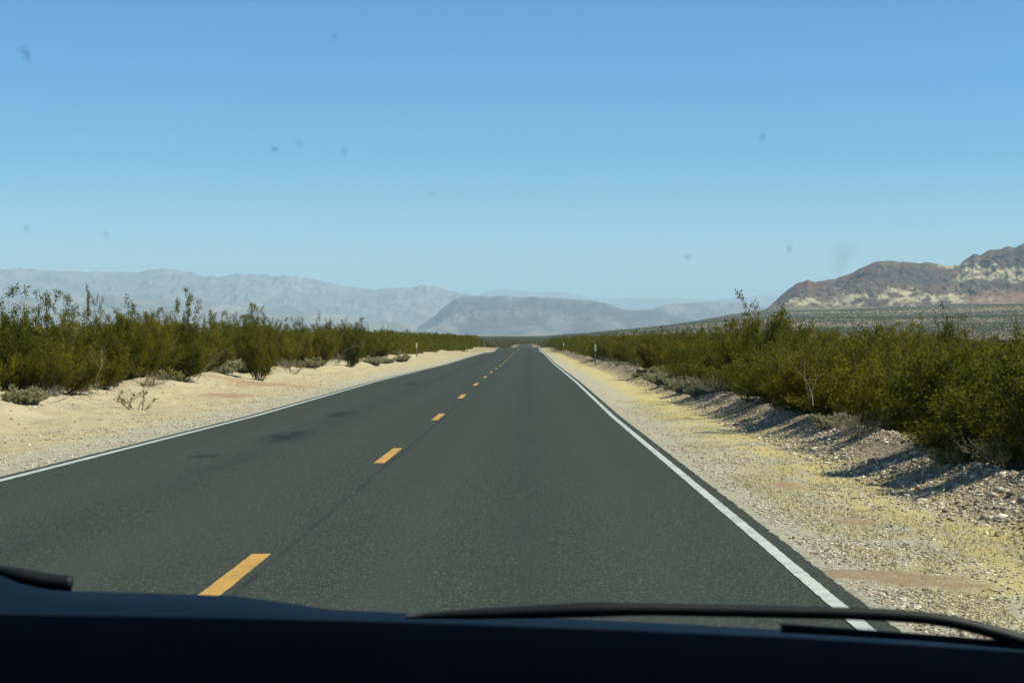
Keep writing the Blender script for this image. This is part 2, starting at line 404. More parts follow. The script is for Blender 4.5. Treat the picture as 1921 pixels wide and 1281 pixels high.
ridge('mesa', [(770, 620), (800, 604), (818, 592), (830, 577), (850, 562), (870, 556), (940, 556), (1000, 557), (1050, 560), (1110, 563), (1135, 568), (1160, 579), (1200, 582), (1240, 585),
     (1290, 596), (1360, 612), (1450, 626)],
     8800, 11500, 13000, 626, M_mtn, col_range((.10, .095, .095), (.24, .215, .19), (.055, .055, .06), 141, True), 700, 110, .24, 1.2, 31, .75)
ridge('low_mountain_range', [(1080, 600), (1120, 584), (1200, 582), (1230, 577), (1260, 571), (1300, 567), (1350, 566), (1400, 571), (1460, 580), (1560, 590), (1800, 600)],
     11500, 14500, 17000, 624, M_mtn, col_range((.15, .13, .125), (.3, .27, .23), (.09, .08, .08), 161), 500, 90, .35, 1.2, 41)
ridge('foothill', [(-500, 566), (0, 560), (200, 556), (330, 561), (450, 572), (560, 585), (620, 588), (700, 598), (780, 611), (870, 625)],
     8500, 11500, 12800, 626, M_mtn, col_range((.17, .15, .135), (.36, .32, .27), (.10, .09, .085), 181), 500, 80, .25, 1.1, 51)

# ------------------------------------------------------------------ plants
def leaves(P, size, dirs=None, aspect=.5):
    """one rhombic leaf per point"""
    n = len(P)
    a = rng.normal(size=(n, 3)); 
    if dirs is not None: a = a*.7+dirs
    a /= np.linalg.norm(a, axis=1, keepdims=True)
    b = np.cross(a, rng.normal(size=(n, 3))); b /= np.linalg.norm(b, axis=1, keepdims=True)
    s = size*(rng.uniform(.6, 1.4, (n, 1)))
    V = np.stack([P-a*s*.5, P+b*s*aspect*.5, P+a*s*.5, P-b*s*aspect*.5], 1).reshape(-1, 3)
    return V, np.arange(4*n).reshape(n, 4)

def shrub_parts(seed, H=1.7, W=1.0, nst=34, nbr=8, nlf=42, leaf=.030, plume=0.3, base=.18, bare=.12, tall=0, plumes=13):
    """stems splaying from one root crown, side twigs, small leaves along the twigs"""
    global rng
    keep = rng; rng = np.random.default_rng(seed)
    k = 8; t = np.linspace(0, 1, k)
    npl = plumes; pa = rng.uniform(0, 2*math.pi, npl); ps = np.sqrt(rng.uniform(.01, 1, npl))*W
    pl = H*rng.uniform(.55, 1.0, npl)*(1-.35*(ps/W)**2); pi = np.arange(nst) % npl; ptone = rng.uniform(0, 1, npl)
    az = pa[pi]+rng.normal(0, .22, nst); sp = np.clip(ps[pi]+rng.normal(0, .09*W, nst), .03, None)
    ln = pl[pi]*rng.uniform(.75, 1.05, nst)
    if tall:
        ii = rng.choice(nst, tall, replace=False); ln[ii] = H*rng.uniform(1.12, 1.34, tall); sp[ii] *= .7
    root = np.stack([np.cos(az), np.sin(az), np.zeros(nst)], 1)*rng.uniform(.02, base, (nst, 1))
    dirv = np.stack([np.cos(az), np.sin(az), np.zeros(nst)], 1)
    P = root[:, None]+dirv[:, None]*(sp[:, None]*(t[None]**.8))[..., None]
    P[..., 2] += ln[:, None]*(t[None]**1.08)
    P += np.cumsum(rng.normal(0, .028, P.shape), 1)*np.array([1, 1, .5])
    sv, sf = tubes(P, .011*(1-.75*t)[None]*rng.uniform(.7, 1.3, (nst, 1)))
    # side twigs
    si = np.repeat(np.arange(nst), nbr); n = len(si)
    tt = rng.uniform(bare, 1, n)**.85; f = tt*(k-1); i0 = np.clip(f.astype(int), 0, k-2); fr = (f-i0)[:, None]
    b0 = P[si, i0]*(1-fr)+P[si, i0+1]*fr
    tang = P[si, i0+1]-P[si, i0]; tang /= np.linalg.norm(tang, axis=1, keepdims=True)
    d = tang*rng.uniform(.35, .9, (n, 1))+rng.normal(0, .75, (n, 3)); d[:, 2] = abs(d[:, 2])*.7+.1
    d /= np.linalg.norm(d, axis=1, keepdims=True)
    bl = rng.uniform(.16, .46, n)*(H/1.7)*(1.1-.3*tt)
    s4 = np.linspace(0, 1, 4)
    Q = b0[:, None]+d[:, None]*(bl[:, None]*s4[None])[..., None]
    Q[..., 2] += (bl[:, None]*s4[None]**2)*.25
    tv, tf = tubes(Q, .0045*(1-.6*s4)[None]*np.ones((n, 1)))
    V = np.concatenate([sv, tv]); F = np.concatenate([sf, tf+len(sv)])
    # leaves
    li = np.repeat(np.arange(n), nlf); m = len(li); s = (rng.uniform(.05, 1.0, m)**.6)[:, None]*1.05
    LP = b0[li]+d[li]*(bl[li][:, None]*s); LP[:, 2] += bl[li]*(s[:, 0]**2)*.25
    LP += rng.normal(0, .05*(H/1.7), (m, 3))
    LP[:, 2] = np.maximum(LP[:, 2], .03)
    lv, lf = leaves(LP, leaf, d[li]*.6)
    tw = rng.uniform(0, 1, n)[li]; hh = np.clip(LP[:, 2]/(H*1.1), 0, 1)
    val = np.clip(ptone[pi[si]][li]*.42+tw*.34+rng.uniform(0, 1, m)*.12+hh*.14, 0, 1)
    rng = keep
    return (V, F), (lv, lf, np.repeat(val, 4))

def place(o, loc, rz, sc):
    o.location = loc; o.rotation_euler = (0, 0, rz); o.scale = sc if isinstance(sc, tuple) else (sc, sc, sc)

PROTO = {}; PH = {}
def make_proto(key, leafmat, barkmat, **k):
    (V, F), (lv, lf, val) = shrub_parts(**k)
    PH[key] = float(np.percentile(lv[:, 2], 99.5 if key[0] == 't' else 99))
    PROTO[key] = (mesh_np('branches', V, F, barkmat), mesh_np('foliage', lv, lf, leafmat, attrs={'v': val}))
for i in range(7):
    make_proto(('c', i), M_leaf, M_bark, seed=200+i, H=1.55+.12*(i % 3), W=[.95, 1.1, .8, 1.0, .9, 1.15, .75][i], nst=44, nbr=6, nlf=76, leaf=.046, plumes=15)
for i in range(4):
    make_proto(('t', i), M_leaf, M_bark, seed=300+i, H=1.6, W=[.85, .7, .9, .6][i], nst=36, nbr=7, nlf=76, leaf=.046, tall=[3, 4, 2, 5][i])
for i in range(3):
    make_proto(('s', i), M_sage, M_dead, seed=400+i, H=.42, W=.42, nst=70, nbr=7, nlf=60, leaf=.026, base=.12, bare=.2, plumes=40)
for i in range(2):
    make_proto(('g', i), M_sage, M_dead, seed=420+i, H=.75, W=.8, nst=46, nbr=6, nlf=6, leaf=.022, base=.15, bare=.3, plumes=30)
make_proto(('y', 0), M_leaf, M_bark, seed=450, H=.55, W=.3, nst=7, nbr=5, nlf=16, leaf=.026, base=.05, plumes=6)

def plant(name, key, X, Y, rz, sc, label, cat, group=None, sink=.04):
    r = bpy.data.objects.new(name, None); r.empty_display_size = .2; link(r)
    place(r, (X, Y, float(ground_z(X, Y))-sink), rz, sc)
    tag(r, label, cat, group)
    for nm, me in zip(('branches', 'foliage'), PROTO[key]):
        link(bpy.data.objects.new(nm, me), r)
    return r

ORD = ['first', 'second', 'third', 'fourth', 'fifth', 'sixth', 'seventh', 'eighth', 'ninth', 'tenth', 'eleventh', 'twelfth', 'thirteenth', 'fourteenth', 'fifteenth', 'sixteenth', 'seventeenth', 'eighteenth', 'nineteenth', 'twentieth']
def in_frame(X, Y, m=260): return Y > 6 and -m < CX+FPX*X/Y < 1921+m
spots = []          # (X, Y, side, row, key, scale, rz)
def add_row(side, u_fn, y0, y1, step, row, tallp):
    y = y0
    while y < y1:
        s = rng.uniform(.82, 1.18)
        u = u_fn(y)+rng.normal(0, .35)
        X = xc(y)+u; Yp = y+rng.normal(0, .25)
        if in_frame(X, Yp):
            key = ('t', int(rng.integers(4))) if rng.random() < tallp else ('c', int(rng.integers(7)))
            spots.append([X, Yp, side, row, key, s, rng.uniform(0, 6.28)])
        y += step*s*rng.uniform(.9, 1.45)*(1+max(0, y-60)/160)+(rng.uniform(.6, 2.0) if rng.random() < .25 else 0)
def uR(y): return 7.2+.6*min(1, max(0, (y-30)/50))+.3*math.sin(y*.35)
def uL(y): return -10.3+.6*math.sin(y*.17)+.3*math.sin(y*.53)
add_row('R', lambda y: uR(y)-.1*(y < 30), 16.4, 128, 1.35, 0, .1)
add_row('R', lambda y: uR(y)+1.5, 20, 120, 1.6, 1, .25)
add_row('R', lambda y: uR(y)+3.3, 26, 110, 1.8, 2, .3)
add_row('R', lambda y: uR(y)+5.4, 34, 100, 2.1, 3, .3)
add_row('L', uL, 27, 150, 1.5, 0, .12)
add_row('L', lambda y: uL(y)-1.7, 36, 140, 1.7, 1, .3)
add_row('L', lambda y: uL(y)-3.6, 42, 130, 2.0, 2, .35)
add_row('L', lambda y: uL(y)-6, 50, 110, 2.6, 3, .35)
GAPS = [(5.0, 20.5, .8), (3.9, 40.5, 1.4)]
spots = [q for q in spots if not any(abs(q[0]-gx-.3) < gr and abs(q[1]-gyy) < gr*.9 for gx, gyy, gr in GAPS)]
print('shrubs', len(spots))
rows_seen = {}
for s in sorted(spots, key=lambda s: s[1]):
    X, Y, side, row, key, sc, rz = s
    k = rows_seen[(side, row)] = rows_seen.get((side, row), -1)+1
    tall = key[0] == 't'
    look = 'tall straggly olive creosote bush' if tall else ['dense olive creosote bush', 'broad rounded creosote bush', 'upright dark green creosote bush'][key[1] % 3]
    sd = 'right' if side == 'R' else 'left'
    grp = f'creosote bushes lining the {sd} side of the road'
    if row == 0 and k < 20:
        lab = f'{look}, {ORD[k]} nearest in the {sd} front row'
    elif row == 0:
        lab = f'small distant creosote bush in the front row of the {sd} verge'
    elif row == 1 and k < 12:
        lab = f'{look}, {ORD[k]} nearest in the {sd} second row'
    else:
        lab = f'creosote bush in the thicket behind the front rows on the {sd} side'
    top = np.interp(Y, [17, 50, 100, 200], [1.45, 1.6, 1.9, 2.3]) if side == 'R' else np.interp(Y, [35, 60, 110, 190], [2.0, 2.15, 2.45, 2.7])
    zs = (top-float(ground_z(X, Y)))*rng.uniform(.72, 1.12)*[.92, 1.0, 1.02, 1.04][row]/PH[key]*(rng.uniform(1.08, 1.25) if tall else 1)
    plant('creosote_bush', key, X, Y, rz, (sc*1.05, sc*1.05, zs), lab, 'bush', grp)

def at(px, py, z=0.0):
    """ground point seen at a pixel"""
    Y = (CAMZ-z)*FPX/(py-HY)
    for _ in range(40):
        Y = .8*Y+.2*(CAMZ-float(ground_z((px-CX)/FPX*Y, Y)))*FPX/(py-HY)
    return (px-CX)/FPX*Y, Y
# the tall bushes that stand out above the thicket
for (px, Y, w_, py, key, lab) in ((1446, 41, .9, 600, ('c', 4), 'leafy creosote bush touching the tallest one right of the road'),
        (1418, 42, 1.0, 574, ('c', 1), 'tallest creosote bush right of the road, with bare stems under a high tuft'),
        (1778, 30, .42, 592, ('c', 2), 'narrow creosote bush spiking above the thicket near the right edge'),
        (105, 47, .9, 540, ('t', 1), 'tall creosote bush with a leaning tuft near the left edge'),
        (172, 52, .5, 540, ('t', 3), 'thin creosote bush with leaf tufts on one bare stalk at left'),
        (2, 40, 1., 535, ('t', 0), 'tall creosote bush cut off by the left edge of the view'),
        (355, 56, .8, 545, ('t', 3), 'tall creosote bush with a pointed top in the left thicket'),
        (486, 62, .8, 565, ('t', 1), 'tall airy creosote bush above the left row near the pale mounds'),
        (600, 85, .8, 592, ('t', 2), 'slim creosote bush rising just above the row left of the road'),
        (655, 95, .9, 594, ('t', 0), 'open topped creosote bush above the row before the left marker post'),
        (1500, 36, .9, 612, ('t', 1), 'leafy creosote bush a little higher than the right thicket'),
        (1690, 34, .8, 605, ('t', 0), 'yellow green creosote tuft above the right thicket below the pale patches'),
        (250, 55, 1.0, 562, ('t', 2), 'creosote bush with three rounded tufts against the hazy mountains')):
    X = (px-CX)/FPX*Y; topz = CAMZ+(HY-py)/FPX*Y
    plant('creosote_bush', key, X, Y, 1.3*px, (w_, w_, (topz-float(ground_z(X, Y)))/(PH[key]*1.04)), lab, 'bush', 'creosote bushes standing above the others')

for (px, py, s, key, lab) in ((45, 758, 1.5, ('s', 0), 'grey green bursage mound at the far left of the sandy bank'),
        (100, 742, .6, ('g', 0), 'twiggy grey bursage beside the leftmost mound'),
        (330, 716, 1.05, ('s', 1), 'yellowish bursage mound under the bushes left of the bare sand'),
        (285, 722, .9, ('g', 0), 'sparse grey bursage beside the yellowish mound'),
        (455, 698, 2.0, ('s', 2), 'large pale bursage mound on the left bank crest'),
        (425, 700, 1.1, ('s', 0), 'smaller bursage mound touching the large pale one'),
        (585, 694, 1.8, ('s', 1), 'pale bursage mound left of the road between two dark bushes'),
        (560, 694, 1.0, ('g', 1), 'grey twiggy bursage beside the mound between dark bushes'),
        (700, 684, 2.0, ('s', 0), 'low bursage mound on the left bank before the marker post'),
        (725, 682, 1.6, ('s', 2), 'silvery bursage mound just left of the left marker post'),
        (755, 679, 1.9, ('s', 1), 'rounded bursage mound closest to the left marker post'),
        (1285, 735, 1.25, ('s', 2), 'yellow green bursage mound on the right rubble bank'),
        (1245, 722, 1.2, ('s', 0), 'pale bursage mound farther along the right rubble bank'),
        (1310, 742, .8, ('s', 1), 'small bursage mound at the foot of a dark right hand bush'),
        (1785, 868, .55, ('s', 1), 'grey green bursage mound beside the rubble near the right edge'),
        (1610, 818, .6, ('g', 0), 'bluish dry bursage at the foot of the right thicket'),
        (1905, 880, .7, ('g', 1), 'dark twiggy bursage at the right edge of the view')):
    X, Y = at(px, py, .2)
    plant('bursage_shrub', key, X, Y, px*.7, s*(.68 if px < 900 else .9), lab, 'shrub', 'low grey bursage mounds on the banks', .02)
nb = 0
for side, yy0, yy1, uu in (('R', 22, 110, 6.35), ('L', 50, 140, -9.35)):
    yb = yy0
    while yb < yy1:
        yb += rng.uniform(1.5, 7)*(1+yb/90)
        ub = uu+rng.normal(0, .3)
        key = [('s', 0), ('s', 1), ('s', 2), ('g', 0), ('g', 1)][rng.integers(5)]
        plant('bursage_shrub', key, xc(yb)+ub, yb, rng.uniform(0, 6), (.75 if key[0] == 's' else .6)*rng.uniform(.6, 1.3)*(1.25 if side == 'L' else .9),
              f'small bursage clump at the foot of the creosote on the {"right" if side == "R" else "left"} bank', 'shrub', f'bursage clumps at the foot of the {"right" if side == "R" else "left"} thicket', .02)
X, Y = at(255, 768); plant('creosote_seedling', ('y', 0), X, Y, 0, 1.25, 'small sparse creosote seedling alone on the bare left sand', 'shrub')
X, Y = at(550, 702); plant('creosote_seedling', ('y', 0), X, Y, 2, 1.1, 'small creosote seedling on the sand bank left of the road, farther away', 'shrub')

# dead branches lying on the left bank and sticking out of bushes
def dead_branch(px, Y, z0, ln, lean, az, lab, n=9, lying=False):
    X = (px-CX)/FPX*Y
    k = 7; t = np.linspace(0, 1, k); P = []
    d = np.array([math.cos(az)*math.sin(lean), math.sin(az)*math.sin(lean), math.cos(lean)])
    main = d[None]*t[:, None]*ln+np.cumsum(rng.normal(0, .03*ln, (k, 3)), 0); main[0] = 0
    PP, RR = [main], [.009*(1-.7*t)]
    for j in range(n):
        i = rng.integers(1, k-1); dd = d+rng.normal(0, .55, 3); dd /= np.linalg.norm(dd)
        PP.append(main[i]+dd*t[:, None]*ln*rng.uniform(.25, .55)+np.cumsum(rng.normal(0, .015*ln, (k, 3)), 0)*np.minimum(t*3, 1)[:, None]); RR.append(.0045*(1-.7*t))
    V, F = tubes(np.array(PP), np.array(RR), 4)
    V[:, 2] = np.maximum(V[:, 2], 0.0 if z0 == 0 else -9)
    o = obj_np('dead_branch', V, F, M_dead)
    o.location = (X, Y, float(ground_z(X, Y))+z0)
    return tag(o, lab, 'branch', 'bare pale branches among the bushes')
dead_branch(95, 37.5, .05, 1.5, 1.25, .1, 'bare grey branch lying under the leftmost bushes')
dead_branch(370, 46, .45, 1.3, .8, .2, 'pale bare branch arching out of the left thicket')
dead_branch(590, 66, .4, 1.6, 1.1, .1, 'bleached branch curving over a dark bush left of the road')
dead_branch(180, 40.5, .3, 1.1, .35, 1.6, 'upright pale branch in the left thicket')
dead_branch(1525, 25.6, .40, .75, .45, 2.0, 'pale forked branch on the face of the right thicket')
dead_branch(1760, 21.8, .45, .6, .9, .4, 'pale slanting branch low in the right thicket')

# farther bushes: nobody could count them
def clump_field(pts, H, W, ntri, size, seed, flat=.0):
    g = np.random.default_rng(seed); n = len(pts)
    a = g.uniform(0, 2*math.pi, (n, ntri)); r = np.sqrt(g.uniform(0, 1, (n, ntri)))
    h = g.uniform(0, 1, (n, ntri))
    spread = (.45+.75*np.sin(np.clip(h*1.15, 0, 1)*math.pi*.8))
    P = np.stack([np.cos(a)*r*W[:, None]*spread, np.sin(a)*r*W[:, None]*spread, H[:, None]*(h*(1-.25*r**2)+.03)], -1)+pts[:, None]
    tone = (g.uniform(0, 1, (n, 1))*.5+g.uniform(0, 1, (n, ntri))*.5)
    return P.reshape(-1, 3), (np.repeat(size, ntri)*1.0), tone.ravel()
def build_clumps(name, P, size, tone, mat, up=.6):
    n = len(P); a = rng.normal(size=(n, 3)); a[:, 2] = abs(a[:, 2])+up; a /= np.linalg.norm(a, axis=1, keepdims=True)
    b = np.cross(a, rng.normal(size=(n, 3))); b /= np.linalg.norm(b, axis=1, keepdims=True)
    s = (size*rng.uniform(.6, 1.5, n))[:, None]
    V = np.stack([P-a*s*.4-b*s*.3, P-a*s*.4+b*s*.3, P+a*s*.6], 1).reshape(-1, 3)
    return obj_np(name, V, np.arange(3*n).reshape(n, 3), mat, attrs={'v': np.repeat(tone, 3)})
def scatter(n, y0, y1, amin, amax, umin, seed, logy=True):
    g = np.random.default_rng(seed)
    Y = np.exp(g.uniform(math.log(y0), math.log(y1), n)) if logy else np.sqrt(g.uniform(y0*y0, y1*y1, n))
    X = g.uniform(amin, amax, n)*Y; u = X-xc(Y)
    k = (u > umin[1]) | (u < umin[0]); X, Y = X[k], Y[k]
    return np.stack([X, Y, ground_z(X, Y)], 1)
g = np.random.default_rng(5)
# roadside continuation from where the counted bushes end to the crest and over it
pts = []
for side, y0 in (('R', 118), ('L', 138)):
    for rw in range(7):
        yv = np.arange(y0-rw*8, 345, 1.5+rw*.25); yv = yv+g.normal(0, .3, len(yv))
        u = (7.6+rw*1.8 if side == 'R' else -(9.9+rw*1.9))+g.normal(0, .4, len(yv))+.4*np.sin(yv*.2)
        if side == 'R': u = u-.6*sstep(150, 320, yv)
        else: u = u+1.2*sstep(150, 320, yv)
        X = xc(yv)+u; pts.append(np.stack([X, yv, ground_z(X, yv)], 1))
pts = np.concatenate(pts); H = (np.where(pts[:, 0] > 0, np.interp(pts[:, 1], [100, 200, 345], [1.9, 2.3, 2.4]), np.interp(pts[:, 1], [110, 190, 345], [2.45, 2.7, 2.9]))-pts[:, 2])*g.uniform(.75, 1.05, len(pts))
P, s, t = clump_field(pts, H, g.uniform(.9, 1.3, len(pts)), 420, np.interp(pts[:, 1], [100, 350], [.12, .17]), 6)
tag(build_clumps('roadside_scrub', P, s, t, M_leaf), 'continuous olive creosote scrub running on both sides to the road crest', 'scrub', kind='stuff')
# open desert behind the rows, beyond the crest and up the fan
pa = scatter(2600, 100, 420, -.33, .33, (-24, 20), 21, False)
Ha = g.uniform(.7, 1.7, len(pa)); P1, s1, t1 = clump_field(pa, Ha, Ha*.6, 130, np.full(len(pa), .2), 22)
pb = np.concatenate([scatter(16000, 400, 1500, -.33, .36, (-6.5, 6.5), 23, False), scatter(1800, 350, 1600, -.02, .04, (-6.5, 6.5), 27), scatter(1500, 930, 1700, .0, .02, (0, 0), 28, False)])
Hb = g.uniform(.6, 1.7, len(pb)); P2, s2, t2 = clump_field(pb, Hb, Hb*.7, 26, np.full(len(pb), .45), 24)
pc = np.concatenate([scatter(42000, 1400, 3400, -.05, .36, (0, 0), 25, False), scatter(9000, 1400, 3400, -.03, .05, (0, 0), 29, False)])
Hc = g.uniform(.8, 2.2, len(pc)); P3, s3, t3 = clump_field(pc, Hc, Hc*.8, 8, np.full(len(pc), 1.1), 26)
P = np.concatenate([P1, P2, P3]); 
tag(build_clumps('desert_scrub', P, np.concatenate([s1, s2, s3]), np.concatenate([t1, t2, t3]), M_far), 'scattered grey green desert scrub on the plain and fan below the hill', 'scrub', kind='stuff')

# ------------------------------------------------------------------ stones and dry grass on the verges
ph = (1+5**.5)/2
ICO = np.array([(-1, ph, 0), (1, ph, 0), (-1, -ph, 0), (1, -ph, 0), (0, -1, ph), (0, 1, ph), (0, -1, -ph), (0, 1, -ph), (ph, 0, -1), (ph, 0, 1), (-ph, 0, -1), (-ph, 0, 1)])/1.9
ICF = np.array([(0,11,5),(0,5,1),(0,1,7),(0,7,10),(0,10,11),(1,5,9),(5,11,4),(11,10,2),(10,7,6),(7,1,8),(3,9,4),(3,4,2),(3,2,6),(3,6,8),(3,8,9),(4,9,5),(2,4,11),(6,2,10),(8,6,7),(9,8,1)])
def stones(name, X, Y, r, label, cat):
    n = len(X); g = np.random.default_rng(n)
    V = ICO[None]*(1+g.uniform(-.42, .34, (n, 12, 1)))*np.stack([g.uniform(.8, 1.3, n), g.uniform(.8, 1.3, n), g.uniform(.45, .85, n)], 1)[:, None]
    a = g.uniform(0, 6.28, n); c, s = np.cos(a)[:, None], np.sin(a)[:, None]
    V = np.stack([V[..., 0]*c-V[..., 1]*s, V[..., 0]*s+V[..., 1]*c, V[..., 2]], -1)*r[:, None, None]
    V += np.stack([X, Y, ground_z(X, Y)+r*.0], 1)[:, None]
    F = ICF[None]+(np.arange(n)*12)[:, None, None]
    return tag(obj_np(name, V.reshape(-1, 3), F.reshape(-1, 3), M_stone, attrs={'v': np.repeat(g.uniform(0, 1, n), 12)}), label, cat, kind='stuff')
g = np.random.default_rng(12)
def band(n, y0, y1, u0, u1, r0, r1, p=1.0):
    Y = y0*(y1/y0)**(g.uniform(0, 1, n)**p); u = g.uniform(u0, u1, n); r = r0*(r1/r0)**(g.uniform(0, 1, n)**1.8)
    return xc(Y)+u, Y, r
B = [band(26000, 7.5, 26, 3.78, 6.4, .006, .018), band(9000, 7.5, 40, 3.76, 4.7, .007, .018), band(5000, 9, 40, 4.4, 7, .008, .02), band(9000, 16, 60, -6.5, -4.02, .01, .022), band(5000, 16, 80, -10, -5, .012, .035)]
X, Y, r = (np.concatenate(q) for q in zip(*B))
keep = vnoise(X*1.3, Y*.9, 61) > g.uniform(.1, .75, len(X))
d_ok = np.ones(len(X), bool)
for (px, py, rx, ry) in ((1640, 1078, .50, .28), (1745, 1092, .42, .25)):
    d = CAMZ*FPX/(py-HY); x0 = (px-CX)/FPX*d; d_ok &= ((X-x0)/rx)**2+((Y-d)/ry)**2 > .8
stones('gravel', X[keep & d_ok], Y[keep & d_ok], r[keep & d_ok], 'loose pale gravel scattered over both road verges', 'gravel')
B = [band(14000, 10, 75, 5.3, 7.1, .010, .042), band(700, 11, 60, 5.6, 7.2, .025, .06), band(16000, 10, 40, 5.4, 7.3, .008, .022), band(900, 25, 110, -10.5, -8.2, .02, .06)]
X, Y, r = (np.concatenate(q) for q in zip(*B))
keep = vnoise(X*.9, Y*.5, 67) > g.uniform(.0, .6, len(X))
stones('rubble', X[keep], Y[keep], r[keep], 'coarse broken rubble piled along the bank right of the road', 'rubble')
# dry grass stubble
n = 60000; Y = 7.8*(45/7.8)**g.uniform(0, 1, n); u = g.uniform(4.0, 6.3, n); X = xc(Y)+u
k = (vnoise(X*1.6, Y*.8, 71)*.6+vnoise(X*5, Y*3, 72)*.4) > .52; X, Y = X[k], Y[k]; n = len(X)
P = np.stack([X, Y, ground_z(X, Y)], 1); a = g.normal(size=(n, 3)); a[:, 2] = abs(a[:, 2])*.5+.25; a /= np.linalg.norm(a, axis=1, keepdims=True)
ln = g.uniform(.015, .045, (n, 1)); w = np.stack([g.normal(size=n), g.normal(size=n), np.zeros(n)], 1)*.0035
V = np.stack([P-w, P+w, P+a*ln], 1).reshape(-1, 3)
tag(obj_np('dry_grass', V, np.arange(3*n).reshape(n, 3), M_straw, attrs={'v': np.repeat(g.uniform(0, 1, n), 3)}), 'short straw yellow grass stubble on the right verge', 'grass', kind='stuff')

# ------------------------------------------------------------------ marker posts
M_postw = simple('marker_white', (.72, .72, .62), .5, var=.1)
M_postg = simple('marker_steel', (.20, .22, .21), .55, .4, var=.3)
M_refl = simple('marker_reflector', (.75, .74, .66), .25, spec=.8)
def bevel_box(name, c, s, mat, parent=None, bev=.01, rot=None, seg=2):
    import bmesh
    bm = bmesh.new(); bmesh.ops.create_cube(bm, size=1)
    bmesh.ops.scale(bm, vec=s, verts=bm.verts)
    if bev: bmesh.ops.bevel(bm, geom=bm.edges[:], offset=bev, segments=seg, affect='EDGES', profile=.6)
    if rot: bmesh.ops.rotate(bm, cent=(0, 0, 0), matrix=rot, verts=bm.verts)
    bmesh.ops.translate(bm, vec=c, verts=bm.verts)
    me = bpy.data.meshes.new(name); bm.to_mesh(me); bm.free(); me.materials.append(mat)
    return link(bpy.data.objects.new(name, me), parent)
def post(X, Y, label, first=[None]):
    r = bpy.data.objects.new('marker_post', None); link(r); r.location = (X, Y, float(ground_z(X, Y))-.02)
    tag(r, label, 'marker post', 'marker posts along the road')
    if first[0] is None:
        bevel_box('post', (0, 0, .42), (.07, .03, .86), M_postg, r, .006)
        bevel_box('marker_panel', (0, -.018, 1.02), (.11, .012, .42), M_postw, r, .004)
        bevel_box('reflector', (0, -.028, 1.12), (.075, .008, .12), M_refl, r, .003)
        first[0] = r
    else:
        for ch in first[0].children:
            c = ch.copy(); col.objects.link(c); c.parent = r
    r.rotation_euler = (0, 0, float(g.normal(0, .05)))
    return r
post(xc(106.6)+5.9, 106.6, 'white topped marker post nearest the camera on the right verge')
post(xc(200)+5.8, 200, 'small white marker post farther along the right verge, second from the camera')
post(xc(312)+5.7, 312, 'tiny white marker post at the crest on the right verge')
post(xc(149)-7.9, 149, 'thin pale marker post on the left sand bank nearest the camera')
post(xc(325)-8.0, 325, 'tiny marker post near the crest on the left bank')

# ------------------------------------------------------------------ the car the view is taken from
M_paint = simple('blue_car_paint', (.0006, .006, .013), .55, .0, .12, 0, .05, 5)
M_dash = simple('black_dash_plastic', (.0010, .0016, .0042), .9, spec=.01, var=.2)
M_rub = simple('black_rubber', (.008, .009, .009), .55, spec=.25, var=.2)
M_roofin = simple('dark_headliner', (.02, .02, .022), .95, spec=.05)
M_tyre = simple('tyre_rubber', (.02, .02, .02), .85, spec=.2)
M_rim = simple('wheel_alloy', (.45, .46, .47), .35, .9)
M_lamp = simple('headlamp_glass', (.6, .62, .64), .1, spec=.9)
def P3d(px, py, d): return ((px-CX)/FPX*d, d, CAMZ-(py-HY)/FPX*d)
car = bpy.data.objects.new('car', None); link(car)
tag(car, 'dark blue car whose bonnet, wipers and black dashboard fill the bottom edge', 'car')
HS = np.array([(-2600, 1110), (-900, 1020), (-400, 1035), (0, 1072), (60, 1094), (130, 1108), (440, 1117), (520, 1128), (620, 1143), (800, 1151), (1000, 1157), (1300, 1171), (1600, 1189), (1921, 1213), (2300, 1240), (4500, 1340)], float)
xs = np.linspace(-.80, .80, 161); ysb = np.concatenate([np.linspace(1.0, 1.15, 5), np.linspace(1.19, 2.15, 24)])
XB, YB = np.meshgrid(xs, ysb)
crest = CAMZ-(np.interp(CX+XB/1.15*FPX, HS[:, 0], HS[:, 1])-HY)/FPX*1.15
ZBn = np.where(YB <= 1.15, crest-.10*(1.15-YB), crest-.215*(YB-1.15)-.06*(YB-1.15)**2)
edge = np.clip((abs(XB)-.62)/.18, 0, 1); ZBn = ZBn-.09*edge**2-np.clip((YB-2.0)/.15, 0, 1)**2*.08
obj_np('bonnet', np.stack([XB, YB, ZBn], -1).reshape(-1, 3), grid_faces(*XB.shape), M_paint, car, smooth=True)
